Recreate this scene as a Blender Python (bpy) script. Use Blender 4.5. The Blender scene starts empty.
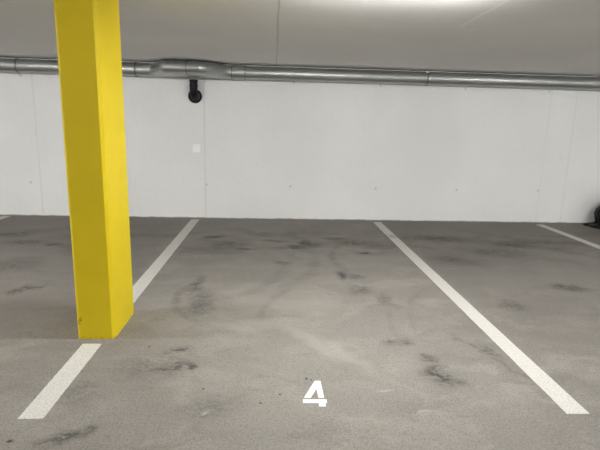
import bpy, bmesh, math, random
from mathutils import Vector, Matrix
random.seed(4)
PI = math.pi
sc = bpy.context.scene
COL = sc.collection

# ------------------------------------------------------------------ helpers
def tag(o, label=None, cat=None, group=None, kind=None):
    if label: o['label'] = label
    if cat: o['category'] = cat
    if group: o['group'] = group
    if kind: o['kind'] = kind
    return o

def empty(name, loc=(0, 0, 0)):
    o = bpy.data.objects.new(name, None); COL.objects.link(o)
    o.location = loc; o.empty_display_size = .2
    return o

def obj(name, bm, mat, parent=None, loc=(0, 0, 0), smooth=False, angle=35):
    me = bpy.data.meshes.new(name)
    bmesh.ops.recalc_face_normals(bm, faces=bm.faces[:])
    if smooth:
        a = math.radians(angle)
        for f in bm.faces: f.smooth = True
        for e in bm.edges:
            if len(e.link_faces) == 2 and e.calc_face_angle(0) > a: e.smooth = False
    bm.to_mesh(me); bm.free()
    me.materials.append(mat)
    o = bpy.data.objects.new(name, me); COL.objects.link(o)
    o.location = loc
    if parent: o.parent = parent
    return o

def box_bm(x0, x1, y0, y1, z0, z1, bev=0, seg=2):
    bm = bmesh.new()
    bmesh.ops.create_cube(bm, size=1, matrix=Matrix.Translation(((x0+x1)/2, (y0+y1)/2, (z0+z1)/2)) @ Matrix.Diagonal((x1-x0, y1-y0, z1-z0, 1)))
    if bev: bmesh.ops.bevel(bm, geom=bm.edges[:], offset=bev, segments=seg, affect='EDGES', profile=.5)
    return bm

def prism_bm(polys, z0, z1):
    bm = bmesh.new()
    for P in polys:
        b = [bm.verts.new((x, y, z0)) for x, y in P]
        t = [bm.verts.new((x, y, z1)) for x, y in P]
        bm.faces.new(b); bm.faces.new(t)
        n = len(P)
        for i in range(n): bm.faces.new((b[i], b[(i+1) % n], t[(i+1) % n], t[i]))
    return bm

def loft_bm(rings, cap=True, closed=True):
    """rings: list of lists of points, skinned one to the next."""
    bm = bmesh.new()
    R = [[bm.verts.new(p) for p in r] for r in rings]
    n = len(R[0])
    for a, b in zip(R, R[1:]):
        for i in range(n): bm.faces.new((a[i], a[(i+1) % n], b[(i+1) % n], b[i]))
    if cap: bm.faces.new(R[0]); bm.faces.new(R[-1])
    return bm

def ring_x(x, cy, cz, ry, rz, n=40, p=2.0):
    out = []
    for i in range(n):
        t = 2*PI*i/n; c, s = math.cos(t), math.sin(t)
        out.append((x, cy + ry*math.copysign(abs(c)**(2/p), c), cz + rz*math.copysign(abs(s)**(2/p), s)))
    return out

def tube_rings(path, radii, n=28):
    """rings round a path of points lying in the YZ plane (x constant)."""
    P = [Vector(p) for p in path]; out = []
    for i, p in enumerate(P):
        a = P[max(i-1, 0)]; b = P[min(i+1, len(P)-1)]
        t = (b-a).normalized(); u = Vector((1, 0, 0)); v = t.cross(u).normalized()
        out.append([tuple(p + radii[i]*(math.cos(2*PI*k/n)*u + math.sin(2*PI*k/n)*v)) for k in range(n)])
    return out

# ------------------------------------------------------------------ node helpers
class NT:
    def __init__(s, name):
        s.m = bpy.data.materials.new(name); s.m.use_nodes = True
        s.t = s.m.node_tree; s.N = s.t.nodes; s.L = s.t.links
        s.b = s.N['Principled BSDF']
        s.co = s.N.new('ShaderNodeTexCoord').outputs['Object']
    def put(s, sock, v):
        if hasattr(v, 'is_output'): s.L.new(v, sock)
        elif isinstance(v, tuple) and len(v) == 3 and sock.type == 'RGBA': sock.default_value = (*v, 1)
        else: sock.default_value = v
    def math(s, op, a, b=None, clamp=False):
        n = s.N.new('ShaderNodeMath'); n.operation = op; n.use_clamp = clamp
        s.put(n.inputs[0], a)
        if b is not None: s.put(n.inputs[1], b)
        return n.outputs[0]
    def vmath(s, op, a, b=None, scale=None):
        n = s.N.new('ShaderNodeVectorMath'); n.operation = op
        s.put(n.inputs[0], a)
        if b is not None: s.put(n.inputs[1], b)
        if scale is not None: s.put(n.inputs['Scale'], scale)
        return n.outputs['Value'] if op in ('LENGTH', 'DISTANCE', 'DOT_PRODUCT') else n.outputs['Vector']
    def mapping(s, v, loc=(0, 0, 0), rot=(0, 0, 0), scale=(1, 1, 1), kind='POINT'):
        n = s.N.new('ShaderNodeMapping'); n.vector_type = kind
        s.put(n.inputs['Vector'], v)
        n.inputs['Location'].default_value = loc; n.inputs['Rotation'].default_value = rot; n.inputs['Scale'].default_value = scale
        return n.outputs[0]
    def noise(s, v, scale, detail=4, rough=.55, dist=0, color=False):
        n = s.N.new('ShaderNodeTexNoise'); s.put(n.inputs['Vector'], v)
        n.inputs['Scale'].default_value = scale; n.inputs['Detail'].default_value = detail
        n.inputs['Roughness'].default_value = rough; n.inputs['Distortion'].default_value = dist
        return n.outputs['Color' if color else 'Fac']
    def ramp(s, v, a, b, c=0., d=1., smooth=True):
        n = s.N.new('ShaderNodeMapRange'); n.interpolation_type = 'SMOOTHSTEP' if smooth else 'LINEAR'
        s.put(n.inputs['Value'], v)
        for k, x in (('From Min', a), ('From Max', b), ('To Min', c), ('To Max', d)): n.inputs[k].default_value = x
        return n.outputs['Result']
    def mix(s, f, a, b, kind='MIX'):
        n = s.N.new('ShaderNodeMix'); n.data_type = 'RGBA'; n.blend_type = kind
        s.put(n.inputs[0], f); s.put(n.inputs[6], a); s.put(n.inputs[7], b)
        return n.outputs[2]
    def sep(s, v):
        n = s.N.new('ShaderNodeSeparateXYZ'); s.put(n.inputs[0], v); return n.outputs
    def bump(s, h, strength=.2, dist=.01):
        n = s.N.new('ShaderNodeBump'); n.inputs['Strength'].default_value = strength; n.inputs['Distance'].default_value = dist
        s.put(n.inputs['Height'], h); s.L.new(n.outputs[0], s.b.inputs['Normal'])
    def set(s, **k):
        for a, v in k.items(): s.put(s.b.inputs[a.replace('_', ' ')], v)
        return s.m

# ------------------------------------------------------------------ measures (metres)
H = 1.396            # camera height
D = 7.106            # end wall
ZC = 2.20            # ceiling
XL, XR = -9.5, 11.5  # side walls of the garage hall
YB = -6.5            # wall behind the camera
XB = (-3.853, -1.137, 1.557, 4.062)   # bay lines
LW = .118

# ------------------------------------------------------------------ materials
def floor_material():
    m = NT('worn_concrete_floor')
    co = m.co
    warp = m.vmath('SCALE', m.vmath('SUBTRACT', m.noise(co, 5.0, 4, .6, color=True), (.5, .5, .5)), scale=.22)
    wco = m.vmath('ADD', co, warp)
    big = m.noise(co, .55, 4, .55, .6)
    mid = m.noise(m.mapping(wco, rot=(0, 0, .6), scale=(1.0, 1.4, 1)), 2.4, 7, .66, .6)
    swirl = m.noise(m.mapping(wco, rot=(0, 0, -.9), scale=(.8, 1.9, 1)), 2.6, 7, .68, .9)
    fine = m.noise(co, 42, 3, .7)
    grain = m.noise(co, 105, 3, .75)
    c = m.mix(m.ramp(big, .3, .7), (.235, .222, .205), (.300, .287, .267))
    c = m.mix(m.math('MULTIPLY', m.ramp(mid, .42, .72), .62), c, (.40, .380, .35))
    c = m.mix(m.math('MULTIPLY', m.ramp(swirl, .50, .74), .42), c, (.165, .152, .138))
    c = m.mix(m.math('MULTIPLY', m.ramp(fine, .52, .70), .45), c, (.15, .138, .125))
    c = m.mix(m.math('MULTIPLY', m.ramp(grain, .54, .66), .62), c, (.12, .112, .10))
    c = m.mix(m.math('MULTIPLY', m.ramp(grain, .46, .34), .50), c, (.46, .44, .41))
    # grime where tyres stop (a band before the end wall) and in the right bay
    y = m.sep(wco)[1]; x = m.sep(wco)[0]
    band = m.math('MULTIPLY', m.ramp(y, 4.4, 5.5), m.ramp(y, 6.9, 6.0))
    rightbay = m.ramp(x, 1.55, 1.75)
    leftbay = m.ramp(x, -1.1, -1.4)  # left bay darkened in the colour to deepen the pillar's shadow
    side = m.math('MULTIPLY', m.math('ADD', rightbay, leftbay, True), m.ramp(y, 2.4, 3.6))
    far = m.ramp(y, 3.4, 6.0)  # floor tone gets darker towards the end wall
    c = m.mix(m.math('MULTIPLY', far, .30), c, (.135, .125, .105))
    c = m.mix(m.math('MULTIPLY', side, .28), c, (.125, .112, .098))
    patch = m.ramp(m.noise(m.mapping(wco, scale=(1, 1.6, 1)), 1.6, 5, .62, .5), .46, .68)
    c = m.mix(m.math('MULTIPLY', m.math('MULTIPLY', band, patch), .45), c, (.075, .07, .062))
    # scuffs: (x, y, rx, ry, rot, strength)
    S = [(.985, 2.49, .115, .16, .3, .75), (.955, 2.70, .055, .09, .4, .55), (1.05, 2.43, .07, .11, .4, .5),
         (.913, 2.94, .06, .06, 0, .6), (.785, 2.94, .09, .05, .1, .55), (.85, 2.93, .16, .08, 0, .3),
         (-.58, 2.80, .10, .06, .3, .6), (-.57, 2.59, .15, .08, .3, .6), (-.475, 2.575, .045, .05, .5, .95),
         (-.66, 2.62, .28, .20, .4, .30),
         (-.56, 3.62, .13, .28, .1, .55), (-.655, 4.05, .07, .3, 0, .55), (-.55, 3.50, .16, .16, 0, .4),
         (-.53, 5.58, .12, .15, 0, .75), (-.73, 5.90, .16, .09, 0, .85), (-.31, 5.32, .10, .08, 0, .8), (-.56, 5.50, .30, .25, 0, .45), (-.40, 5.55, .2, .1, 0, .5),
         (.054, 5.72, .20, .06, 0, .75), (.404, 5.63, .09, .18, 0, .9), (.275, 5.43, .12, .12, 0, .9), (.52, 5.55, .16, .16, 0, .5), (.1, 5.4, .18, .1, 0, .4),
         (.668, 4.37, .06, .15, 0, .9), (.80, 4.33, .10, .1, 0, .55), (.77, 3.95, .14, .14, 0, .55), (.12, 4.76, .13, .10, 0, .55),
         (.80, 5.86, .22, .10, 0, .65), (.98, 5.66, .30, .20, 0, .60), (1.03, 5.19, .08, .06, 0, .8), (.94, 3.70, .10, .22, .2, .35), (1.2, 5.5, .2, .15, 0, .45),
         (1.40, 2.78, .06, .10, .4, .55), (1.32, 2.85, .025, .28, .45, .35), (1.45, 2.55, .02, .3, .45, .3),
         (1.96, 3.58, .13, .14, .3, .5), (2.72, 4.04, .22, .12, -.3, .65), (2.99, 5.6, .35, .16, -.2, .6), (2.16, 5.93, .6, .22, -.1, .65), (2.6, 5.3, .5, .3, -.3, .45), (2.0, 4.9, .4, .2, -.4, .4), (3.5, 5.8, .6, .2, 0, .5),
         (-2.48, 5.45, .12, .06, 0, .95), (-2.83, 5.53, .30, .14, 0, .6), (-2.11, 3.88, .09, .10, 0, .8), (-2.04, 3.95, .10, .07, 0, .7), (-2.5, 4.6, .3, .3, .4, .4), (-3.2, 5.9, .3, .2, 0, .6), (-2.0, 5.9, .6, .2, 0, .4),
         (-.92, 1.955, .13, .05, .3, .7), (-1.145, 1.94, .02, .018, 0, .95), (-1.0, 2.33, .16, .14, .4, .25), (-.305, 2.2, .2, .12, .3, .3), (-.83, 2.0, .05, .05, 0, .6),
         (-.36, 2.36, .012, .012, 0, .9), (.05, 2.30, .012, .012, 0, .8), (-.05, 2.22, .012, .012, 0, .9), (.2, 2.46, .012, .02, 0, .9), (.226, 2.445, .01, .01, 0, .8), (-1.12, 2.45, .012, .012, 0, .7), (-.77, 2.86, .012, .012, 0, .8)]
    tot = None
    scar = m.ramp(m.noise(m.mapping(wco, rot=(0, 0, .5), scale=(1, 2.2, 1)), 15, 6, .75, .9), .38, .60, .12, 1)
    scar2 = m.math('ADD', m.math('MULTIPLY', scar, .6), .4)
    for (sx, sy, rx, ry, rot, st) in S:
        base = co if max(rx, ry) < .03 else wco
        if max(rx, ry) >= .03:
            rx *= 1.25; ry *= 1.25
        l = m.vmath('LENGTH', m.mapping(base, (sx, sy, 0), (0, 0, rot), (rx, ry, 1), 'TEXTURE'))
        b = m.ramp(l, 1.0, .1, 0., min(1, st*1.35))
        if max(rx, ry) >= .03: b = m.math('MULTIPLY', b, scar2 if st > .84 else scar)
        tot = b if tot is None else m.math('MAXIMUM', tot, b)
    # tyre arcs: centre x, y, radius, width, gate centre, gate radius, strength
    A = [(1.9, 4.95, 1.25, .035, (.70, 5.0), .75, .24), (-.75, 4.9, 1.2, .05, (.40, 4.5), .75, .22), (-1.1, 4.7, 1.22, .06, (.08, 4.1), .8, .22),
         (2.6, 3.0, 1.6, .02, (1.12, 3.5), .6, .14), (2.6, 3.0, 1.75, .02, (1.0, 3.3), .5, .12), (-.15, 3.75, .62, .035, (-.68, 3.7), .5, .34), (1.2, 3.2, 1.3, .03, (.1, 3.6), .5, .22)]
    zco = m.vmath('MULTIPLY', wco, (1, 1, 0))
    hco = m.vmath('ADD', m.vmath('SCALE', co, scale=.7), m.vmath('SCALE', wco, scale=.3))
    hco = m.vmath('MULTIPLY', hco, (1, 1, 0))
    for (ax, ay, r, w, g, gr, st) in A:
        d = m.math('ABSOLUTE', m.math('SUBTRACT', m.vmath('DISTANCE', hco, (ax, ay, 0)), r))
        b = m.math('MULTIPLY', m.ramp(d, w*2, 0., 0., st), m.ramp(m.vmath('DISTANCE', zco, (g[0], g[1], 0)), gr, gr*.5))
        b = m.math('MULTIPLY', b, m.ramp(swirl, .35, .6, .35, 1))
        tot = m.math('MAXIMUM', tot, b)
    c = m.mix(tot, c, (.040, .039, .037))
    # pale swept streaks
    P = [(.25, 2.95, .09, .55, .55, .35), (-.15, 3.2, .7, .16, .1, .25), (.45, 2.75, .10, .5, .6, .30), (.6, 2.3, .07, .02, .3, .5), (-.33, 2.17, .03, .03, 0, .6), (.2, 3.6, .5, .3, 0, .22), (.80, 2.13, .09, .012, .1, .5)]
    pt = None
    for (sx, sy, rx, ry, rot, st) in P:
        b = m.ramp(m.vmath('LENGTH', m.mapping(wco, (sx, sy, 0), (0, 0, rot), (rx, ry, 1), 'TEXTURE')), 1., .1, 0., st)
        pt = b if pt is None else m.math('MAXIMUM', pt, b)
    c = m.mix(pt, c, (.48, .455, .42))
    c = m.mix(1.0, c, (.845, .838, .83), 'MULTIPLY')
    m.bump(m.math('ADD', m.math('MULTIPLY', grain, .6), fine), .16, .004)
    return m.set(Base_Color=c, Roughness=m.ramp(mid, .3, .7, .62, .8), Specular_IOR_Level=.3)

def paint_line_material():
    m = NT('white_road_paint')
    g = m.noise(m.co, 120, 3, .7); w = m.noise(m.co, 14, 5, .7)
    c = m.mix(m.ramp(g, .35, .7), (.69, .685, .655), (.50, .495, .46))
    c = m.mix(m.math('MULTIPLY', m.ramp(w, .60, .74), .55), c, (.36, .34, .31))
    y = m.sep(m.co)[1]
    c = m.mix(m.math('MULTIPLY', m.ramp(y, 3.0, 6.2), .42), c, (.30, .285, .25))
    wear = m.math('MULTIPLY', m.ramp(m.vmath('LENGTH', m.mapping(m.co, (1.55, 6.05, 0), (0, 0, .5), (.10, .18, 1), 'TEXTURE')), 1, .4), m.ramp(m.noise(m.co, 22, 4, .7), .42, .6))
    c = m.mix(m.math('MULTIPLY', wear, .75), c, (.17, .16, .145))
    spk = m.noise(m.co, 60, 2, .6)
    c = m.mix(m.math('MULTIPLY', m.ramp(spk, .68, .74), .6), c, (.16, .15, .14))
    m.bump(g, .2, .003)
    return m.set(Base_Color=c, Roughness=.7, Specular_IOR_Level=.3)

def number_paint_material():
    m = NT('fresh_white_paint')
    g = m.noise(m.co, 160, 3, .6)
    c = m.mix(m.ramp(g, .4, .75), (.86, .855, .83), (.75, .745, .72))
    return m.set(Base_Color=c, Roughness=.6)

def endwall_material():
    m = NT('white_painted_concrete_wall')
    co = m.co
    big = m.noise(co, .8, 4, .5)
    c = m.mix(m.ramp(big, .3, .7), (.81, .82, .82), (.86, .87, .868))
    fine = m.noise(co, 30, 4, .6)
    c = m.mix(m.math('MULTIPLY', m.ramp(fine, .5, .8), .2), c, (.60, .60, .595))
    s = m.sep(co); x, z = s[0], s[2]
    wob = m.math('MULTIPLY', m.math('SUBTRACT', m.noise(co, 9, 3), .5), .012)
    xx = m.math('ADD', x, wob)
    tot = None
    for jx, w, st in ((-1.0, .022, .24), (-3.36, .02, .20), (4.08, .016, .16), (4.47, .016, .20), (1.45, .012, .05), (-5.7, .012, .3), (6.9, .01, .3)):
        b = m.ramp(m.math('ABSOLUTE', m.math('SUBTRACT', xx, jx)), w, 0, 0, st)
        tot = b if tot is None else m.math('MAXIMUM', tot, b)
    tot = m.math('MULTIPLY', tot, m.ramp(m.noise(m.mapping(co, scale=(1, 1, 1)), 3.2, 3), .35, .6, .35, 1))
    # filled tie holes of the formwork, two rows
    for k in range(-5, 8):
        for zz, st in ((.497, .42), (1.978, .40)):
            px = .262 + 1.258*k + random.uniform(-.02, .02)
            l = m.vmath('DISTANCE', m.vmath('MULTIPLY', co, (1, 0, 1)), (px, 0, zz + random.uniform(-.01, .01)))
            tot = m.math('MAXIMUM', tot, m.ramp(l, .026, .012, 0, st))
    c = m.mix(tot, c, (.42, .42, .41))
    # brush edge just above the floor
    lip = m.math('ADD', z, m.math('MULTIPLY', m.math('SUBTRACT', m.noise(co, 7, 4), .5), .03))
    c = m.mix(m.ramp(lip, .016, .006), c, (.34, .33, .31))
    m.bump(m.math('ADD', m.math('MULTIPLY', fine, .4), m.math('MULTIPLY', tot, -1.)), .12, .006)
    return m.set(Base_Color=c, Roughness=.75, Specular_IOR_Level=.25)

def plain_wall_material():
    m = NT('plain_painted_wall')
    c = m.mix(m.ramp(m.noise(m.co, .8, 4), .3, .7), (.66, .66, .65), (.73, .73, .72))
    return m.set(Base_Color=c, Roughness=.8)

def ceiling_material():
    m = NT('painted_concrete_ceiling')
    co = m.co
    big = m.noise(co, .7, 4, .5, .3); fine = m.noise(co, 25, 4, .6)
    c = m.mix(m.ramp(big, .3, .7), (.80, .793, .778), (.85, .843, .828))
    c = m.mix(m.math('MULTIPLY', m.ramp(fine, .5, .8), .15), c, (.5, .5, .49))
    s = m.sep(co); x, y = s[0], s[1]
    wob = m.math('MULTIPLY', m.math('SUBTRACT', m.noise(co, 4, 3), .5), .02)
    xx = m.math('ADD', x, wob); yy = m.math('ADD', y, wob)
    dark = None
    for jx in (-4.6, .02, 4.5):
        b = m.ramp(m.math('ABSOLUTE', m.math('SUBTRACT', xx, jx)), .012, .0, 0, .55)
        dark = b if dark is None else m.math('MAXIMUM', dark, b)
    c = m.mix(dark, c, (.36, .355, .34))
    pale = m.math('MULTIPLY', m.ramp(m.math('ABSOLUTE', m.math('SUBTRACT', m.math('SUBTRACT', xx, 1.40), m.math('MULTIPLY', y, .02))), .02, .004, 0, .8), m.ramp(y, 4.06, 3.98))
    py = m.ramp(m.math('ABSOLUTE', m.math('SUBTRACT', yy, 4.10)), .018, .0, 0, .30)
    c = m.mix(m.math('MAXIMUM', pale, py), c, (.95, .94, .92))
    m.bump(m.math('SUBTRACT', m.math('MULTIPLY', fine, .3), dark), .12, .005)
    return m.set(Base_Color=c, Roughness=.8, Specular_IOR_Level=.2)

def yellow_material():
    m = NT('glossy_yellow_paint')
    co = m.co
    n = m.noise(co, 3, 4); f = m.noise(co, 55, 3, .6)
    c = m.mix(m.ramp(n, .3, .7), (.735, .565, .012), (.79, .61, .014))
    # chipped and scuffed corner low down
    scr = m.math('MULTIPLY', m.ramp(m.vmath('LENGTH', m.mapping(co, (-.097, -.226, .125), (0, .5, 0), (.014, .05, .04), 'TEXTURE')), 1, .5), m.ramp(m.noise(co, 80, 3), .42, .55))
    c = m.mix(scr, c, (.16, .11, .02))
    low = m.math('MULTIPLY', m.ramp(m.sep(co)[2], .03, .0), m.ramp(m.noise(co, 40, 4, .6), .45, .65))
    c = m.mix(m.math('MULTIPLY', low, .6), c, (.30, .24, .10))
    m.bump(f, .06, .003)
    return m.set(Base_Color=c, Roughness=.5, Specular_IOR_Level=.22)

def metal_material():
    m = NT('galvanised_steel')
    n = m.noise(m.mapping(m.co, scale=(1.2, 9, 9)), 2.2, 5, .6)
    f = m.noise(m.co, 26, 3, .6)
    c = m.mix(m.ramp(n, .3, .7), (.38, .395, .39), (.47, .485, .48))
    c = m.mix(m.math('MULTIPLY', m.ramp(f, .5, .8), .2), c, (.56, .575, .565))
    return m.set(Base_Color=c, Metallic=.92, Roughness=m.ramp(n, .3, .7, .36, .46))

def simple(name, col, rough=.5, metal=0., spec=.5, nscale=20, var=.15):
    m = NT(name)
    c = m.mix(m.ramp(m.noise(m.co, nscale, 4), .3, .7), tuple(v*(1-var) for v in col), tuple(min(1, v*(1+var)) for v in col))
    return m.set(Base_Color=c, Roughness=rough, Metallic=metal, Specular_IOR_Level=spec)

def emit_material(strength):
    m = NT('lamp_diffuser_glow')
    m.set(Base_Color=(.9, .9, .9), Emission_Color=(1., .983, .95), Emission_Strength=strength)
    return m.m

M_floor = floor_material(); M_line = paint_line_material(); M_num = number_paint_material()
M_end = endwall_material(); M_wall = plain_wall_material(); M_ceil = ceiling_material()
M_yel = yellow_material(); M_met = metal_material()
M_seam = simple('dull_steel_seam', (.22, .23, .225), .45, .85)
M_black = simple('black_plastic_pipe', (.006, .006, .010), .45, 0, .2)
M_pipe_in = simple('dark_grey_plastic', (.028, .028, .03), .45, 0, .5)
M_bag = simple('black_plastic_film', (.007, .007, .008), .4, 0, .22)
M_sock = simple('white_plastic_plate', (.95, .955, .95), .4, 0, .4, 8, .02)
M_house = simple('white_lamp_housing', (.8, .8, .79), .5)
M_bolt = simple('zinc_bolt', (.6, .6, .6), .3, .9)
M_glow = emit_material(210.0); M_glow_dim = emit_material(190.0); M_glow_new = emit_material(255.0)

# ------------------------------------------------------------------ setting
T = .2
def struct(name, bm, mat): return tag(obj(name, bm, mat), kind='structure')
struct('floor', box_bm(XL-T, XR+T, YB-T, D+T, -.2, 0), M_floor)
struct('ceiling', box_bm(XL-T, XR+T, YB-T, D+T, ZC, ZC+.25), M_ceil)
struct('wall_back', box_bm(XL-T, XR+T, D, D+T, 0, ZC), M_end)
struct('wall_left', box_bm(XL-T, XL, YB, D, 0, ZC), M_wall)
struct('wall_right', box_bm(XR, XR+T, YB, D, 0, ZC), M_wall)
struct('wall_front', box_bm(XL-T, XR+T, YB-T, YB, 0, ZC), M_wall)

# ------------------------------------------------------------------ painted markings (a coat of paint 1.5 mm thick)
def line(xc, y0, y1, label):
    h = LW/2; n = 60; rnd = random.Random(int(xc*100)+int(y0*10))
    Lp = []; Rp = []
    for i in range(n+1):
        y = y0 + (y1-y0)*i/n
        Lp.append((xc-h+rnd.uniform(-.0015, .0015), y)); Rp.append((xc+h+rnd.uniform(-.0015, .0015), y))
    return tag(obj('parking_line', prism_bm([Lp + Rp[::-1]], 0, .0015), M_line), label, 'line marking', 'painted lines between the parking bays')
line(XB[1], 2.103, 2.900, 'short white painted line on the floor in front of the yellow pillar')
line(XB[1], 3.60, 6.985, 'white painted line running from behind the yellow pillar to the wall')
line(XB[2], 2.102, 6.98, 'long white painted line to the right of the number 4')
line(XB[3], 2.102, 6.96, 'white painted line nearest the black bundle, cut by the right picture edge')
line(XB[0], 2.102, 7.05, 'white painted line whose tip shows at the wall, left of the yellow pillar')
num = prism_bm([
    [(.249, 2.434), (.277, 2.434), (.281, 2.264), (.251, 2.264), (.2475, 2.352), (.209, 2.263), (.174, 2.265), (.243, 2.430)],
    [(.168, 2.250), (.292, 2.249), (.2905, 2.216), (.2835, 2.2155), (.281, 2.183), (.247, 2.185), (.247, 2.216), (.167, 2.217)]], 0, .0016)
tag(obj('bay_number', num, M_num), 'white stencilled number 4 painted on the concrete floor', 'number marking')

# ------------------------------------------------------------------ yellow pillar
cx0, cx1, cy0, cy1 = -1.2555, -1.0195, 2.9692, 3.4214
ch = .016
ccx, ccy = (cx0+cx1)/2, (cy0+cy1)/2
a, b = (cx1-cx0)/2, (cy1-cy0)/2
pil = prism_bm([[(-a+ch, -b), (a-ch, -b), (a, -b+ch), (a, b-ch), (a-ch, b), (-a+ch, b), (-a, b-ch), (-a, -b+ch)]], 0, ZC)
tag(obj('concrete_pillar', pil, M_yel, loc=(ccx, ccy, 0)), 'bright yellow painted rectangular concrete pillar between two bays', 'pillar', kind='thing')

# ------------------------------------------------------------------ ventilation duct under the ceiling
DY, DZ, DR = 6.985, 2.0875, .0905
duct = tag(empty('ventilation_duct', (0, DY, DZ)), 'long galvanised round ventilation duct along the top of the wall', 'duct')
def ring(x, r, n=40): return ring_x(x, 0, 0, r, r, n)
obj('duct_pipe', loft_bm([ring(XL+.02, DR), ring(-3.475, DR)]), M_met, duct, smooth=True)
obj('duct_pipe', loft_bm([ring(-3.46, DR), ring(-1.905, DR)]), M_met, duct, smooth=True)
obj('duct_pipe', loft_bm([ring(-1.89, DR), ring(-1.70, DR)]), M_met, duct, smooth=True)
obj('duct_pipe', loft_bm([ring(-.43, DR), ring(2.14, DR)]), M_met, duct, smooth=True)
obj('duct_pipe', loft_bm([ring(2.155, DR), ring(XR-.02, DR)]), M_met, duct, smooth=True)
# flat oval piece standing out from the wall, with its two transitions
def oval(x, t):
    return ring_x(x, -.20*t, .006*t, DR + .15*t, DR + .008*t, 40, 2 + .5*t)
ov = obj('oval_section', loft_bm([oval(-1.44, 1), oval(-1.13, 1), oval(-.98, 1)]), M_met, duct, smooth=True)
ov['label'] = 'wider flat oval piece of the duct above the black pipe'
def ease(t): return t*t*(3-2*t)
obj('transition_piece', loft_bm([oval(-1.70 + .26*i/8, ease(i/8)) for i in range(9)]), M_met, duct, smooth=True, angle=60)
obj('transition_piece', loft_bm([oval(-.98 + .40*i/8, ease(1-i/8)) for i in range(9)]), M_met, duct, smooth=True, angle=60)
def coupling(x, w, r=.006, mat=None):
    R = DR + r
    obj('coupling_sleeve', loft_bm([ring(x-w/2, DR-.002), ring(x-w/2, R), ring(x+w/2, R), ring(x+w/2, DR-.002)], False), mat or M_met, duct, smooth=True)
coupling(-3.467, .022, .007, M_seam); coupling(-1.897, .022, .006, M_seam); coupling(-.50, .17, .006); coupling(-.408, .012, .007, M_seam); coupling(-.592, .012, .007, M_seam)
seam = loft_bm([ring_x(-1.155+dx, -.20, .006, DR+.15+e, DR+.008+e, 40, 2.5) for dx, e in ((0, -.002), (0, .0035), (.012, .0035), (.012, -.002))], False)
obj('seam_band', seam, M_seam, duct, smooth=True)
# hanger clamp with its bolt lugs
cl = obj('hanger_clamp', loft_bm([ring(2.135, DR-.002), ring(2.135, DR+.006), ring(2.16, DR+.006), ring(2.16, DR-.002)], False), M_seam, duct, smooth=True)
def bolt(x, y, z):
    bm = bmesh.new()
    bmesh.ops.create_cone(bm, cap_ends=True, segments=6, radius1=.013, radius2=.013, depth=.03, matrix=Matrix.Translation((x, y, z)) @ Matrix.Rotation(PI/2, 4, 'X'))
    bmesh.ops.create_cone(bm, cap_ends=True, segments=12, radius1=.019, radius2=.019, depth=.006, matrix=Matrix.Translation((x, y+.014, z)) @ Matrix.Rotation(PI/2, 4, 'X'))
    return bm
obj('clamp_bolt', bolt(2.148, -.07, .082), M_bolt, cl)
obj('clamp_bolt', bolt(2.162, -.104, -.012), M_bolt, cl)
rod = bmesh.new()
bmesh.ops.create_cone(rod, cap_ends=True, segments=10, radius1=.005, radius2=.005, depth=ZC-DZ-DR, matrix=Matrix.Translation((2.148, 0, DR+(ZC-DZ-DR)/2)))
obj('hanger_rod', rod, M_bolt, cl)

# ------------------------------------------------------------------ black pipe from the duct into the wall
pipe = tag(empty('drain_pipe', (-1.125, D, 1.76)), 'short black plastic pipe bending from the duct into the wall', 'pipe')
py, r0 = -.115, .055
path = [(0, py, .212), (0, py, .195), (0, py, .192), (0, py, .15), (0, py, .148), (0, py, .125), (0, py, .122), (0, py, .085)]
rad = [.059, .059, r0, r0, .058, .058, r0, r0]
for i in range(1, 10):
    t = PI/2*i/9
    path.append((0, py + .085*(1-math.cos(t)), .085 - .085*math.sin(t))); rad.append(r0)
path.append((0, .006, 0)); rad.append(r0)
obj('pipe_bend', loft_bm(tube_rings(path, rad)), M_black, pipe, smooth=True)
def ring_y(y, r, n=36): return [(r*math.cos(2*PI*k/n), y, r*math.sin(2*PI*k/n)) for k in range(n)]
obj('wall_collar', loft_bm([ring_y(.004, .097), ring_y(-.018, .097), ring_y(-.03, .088), ring_y(-.03, .074), ring_y(-.014, .07), ring_y(-.014, .048)], False), M_black, pipe, smooth=True)
obj('collar_insert', loft_bm([ring_y(-.004, .072), ring_y(-.02, .066), ring_y(-.024, .05), ring_y(-.010, .046)], False), M_pipe_in, pipe, smooth=True)

# ------------------------------------------------------------------ blank socket plate on the wall
so = tag(empty('wall_plate', (-1.117, D, 1.03)), 'small square white cover plate on the wall right of the pillar', 'wall plate')
obj('back_box', box_bm(-.05, .05, -.022, 0, -.054, .054, .003), M_sock, so)
obj('cover', box_bm(-.056, .056, -.032, -.022, -.060, .060, .004), M_sock, so)

# ------------------------------------------------------------------ black bundle by the wall
def bundle():
    n, rows = 56, []
    prof = [(.0, .335), (.010, .355), (.024, .345), (.036, .30), (.05, .235), (.075, .215), (.12, .238), (.18, .252), (.25, .238), (.32, .198), (.39, .145), (.44, .09), (.47, .052), (.50, .044), (.54, .07), (.57, .085)]
    rnd = random.Random(3); ph = [rnd.uniform(0, 6.28) for _ in range(6)]
    for z, r in prof:
        row = []
        for k in range(n):
            t = 2*PI*k/n
            w = 1 + .05*math.sin(3*t+ph[5]+5*z) + .045*math.sin(5*t+ph[0]+9*z) + .035*math.sin(9*t+ph[1]-16*z) + .03*math.sin(14*t+ph[2]+24*z)
            if z > .45: w += .25*math.sin(7*t+ph[3])
            if .009 <= z <= .026: zz = z + .008*math.sin(6*t+ph[4]) ** 2
            elif .1 < z < .45: zz = z + .018*math.sin(4*t+ph[3]+8*z)
            else: zz = z
            row.append((r*w*math.cos(t), r*w*math.sin(t)*.70, zz))
        rows.append(row)
    return loft_bm(rows)
bag = tag(empty('rubbish_bag', (5.10, 6.84, 0)), 'black plastic bundle slumped on the floor against the wall, at the right edge', 'bag')
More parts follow.
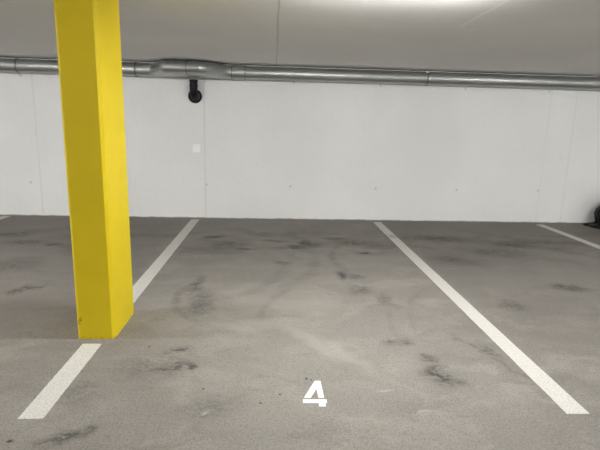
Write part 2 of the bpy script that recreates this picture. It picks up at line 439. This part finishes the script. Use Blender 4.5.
obj('bag_body', bundle(), M_bag, bag, smooth=True, angle=60)
tie = bmesh.new()
tie.free()
tie = loft_bm([[(.052*c*math.cos(2*PI*k/20), .048*c*math.sin(2*PI*k/20), z) for k in range(20)] for c, z in ((.9, .488), (1.12, .494), (1.12, .508), (.9, .514))], False)
obj('bag_tie', tie, M_pipe_in, bag, smooth=True)

# ------------------------------------------------------------------ ceiling lamps (above the frame, over the head of the bays and over the lane)
def make_lamp():
    r = empty('ceiling_lamp')
    h = .60
    obj('lamp_housing', box_bm(-h, h, -.048, .048, -.018, 0, .004), M_house, r)
    n = 14; rings = []
    for x, s in ((-h+.012, .6), (-h+.03, 1), (h-.03, 1), (h-.012, .6)):
        rings.append([(x, .038*s*math.cos(PI*k/n), -.018-.037*math.sin(PI*k/n)**.6) for k in range(n+1)])
    obj('lamp_diffuser', loft_bm(rings), M_glow, r, smooth=True)
    return r
lamp0 = make_lamp()
def place_lamp(x, y, glow=None, first=[True]):
    if first[0]: r = lamp0; first[0] = False
    else:
        r = lamp0.copy(); COL.objects.link(r)
        for c in lamp0.children:
            d = c.copy(); COL.objects.link(d); d.parent = r
            if glow and 'diffuser' in d.name:
                d.data = d.data.copy(); d.data.materials[0] = glow
    r.location = (x, y, ZC)
    tag(r, 'long white fluorescent ceiling lamp hanging above the parking bays, out of frame', 'ceiling lamp', 'fluorescent lamps on the ceiling')
for x in (.72, -3.75, -7.7, 4.6, 8.4): place_lamp(x, 2.94, M_glow_new if x == -3.75 else None)
for x in (-6.7, -3.1, .47, 4.05, 7.6): place_lamp(x, -3.2, M_glow_dim)

# ------------------------------------------------------------------ world, camera
w = bpy.data.worlds.new('World'); sc.world = w; w.use_nodes = True
w.node_tree.nodes['Background'].inputs[0].default_value = (.05, .05, .05, 1)
w.node_tree.nodes['Background'].inputs[1].default_value = .2

f, pitch, yaw, roll = 479.675, .2053, .0578, .0252
cyw, syw, cp, sp = math.cos(yaw), math.sin(yaw), math.cos(pitch), math.sin(pitch)
fwd = Vector((syw*cp, cyw*cp, -sp)); right = Vector((cyw, -syw, 0)); up = right.cross(fwd)
r2 = math.cos(roll)*right + math.sin(roll)*up
u2 = -math.sin(roll)*right + math.cos(roll)*up
cam = bpy.data.cameras.new('Camera'); cam.sensor_width = 36; cam.lens = f/600*36; cam.clip_start = .05
co = bpy.data.objects.new('Camera', cam); COL.objects.link(co)
co.matrix_world = Matrix((( r2.x, u2.x, -fwd.x, 0), (r2.y, u2.y, -fwd.y, 0), (r2.z, u2.z, -fwd.z, H), (0, 0, 0, 1)))
sc.camera = co
sc.view_settings.view_transform = 'Standard'
sc.view_settings.look = 'None'
sc.view_settings.exposure = 0
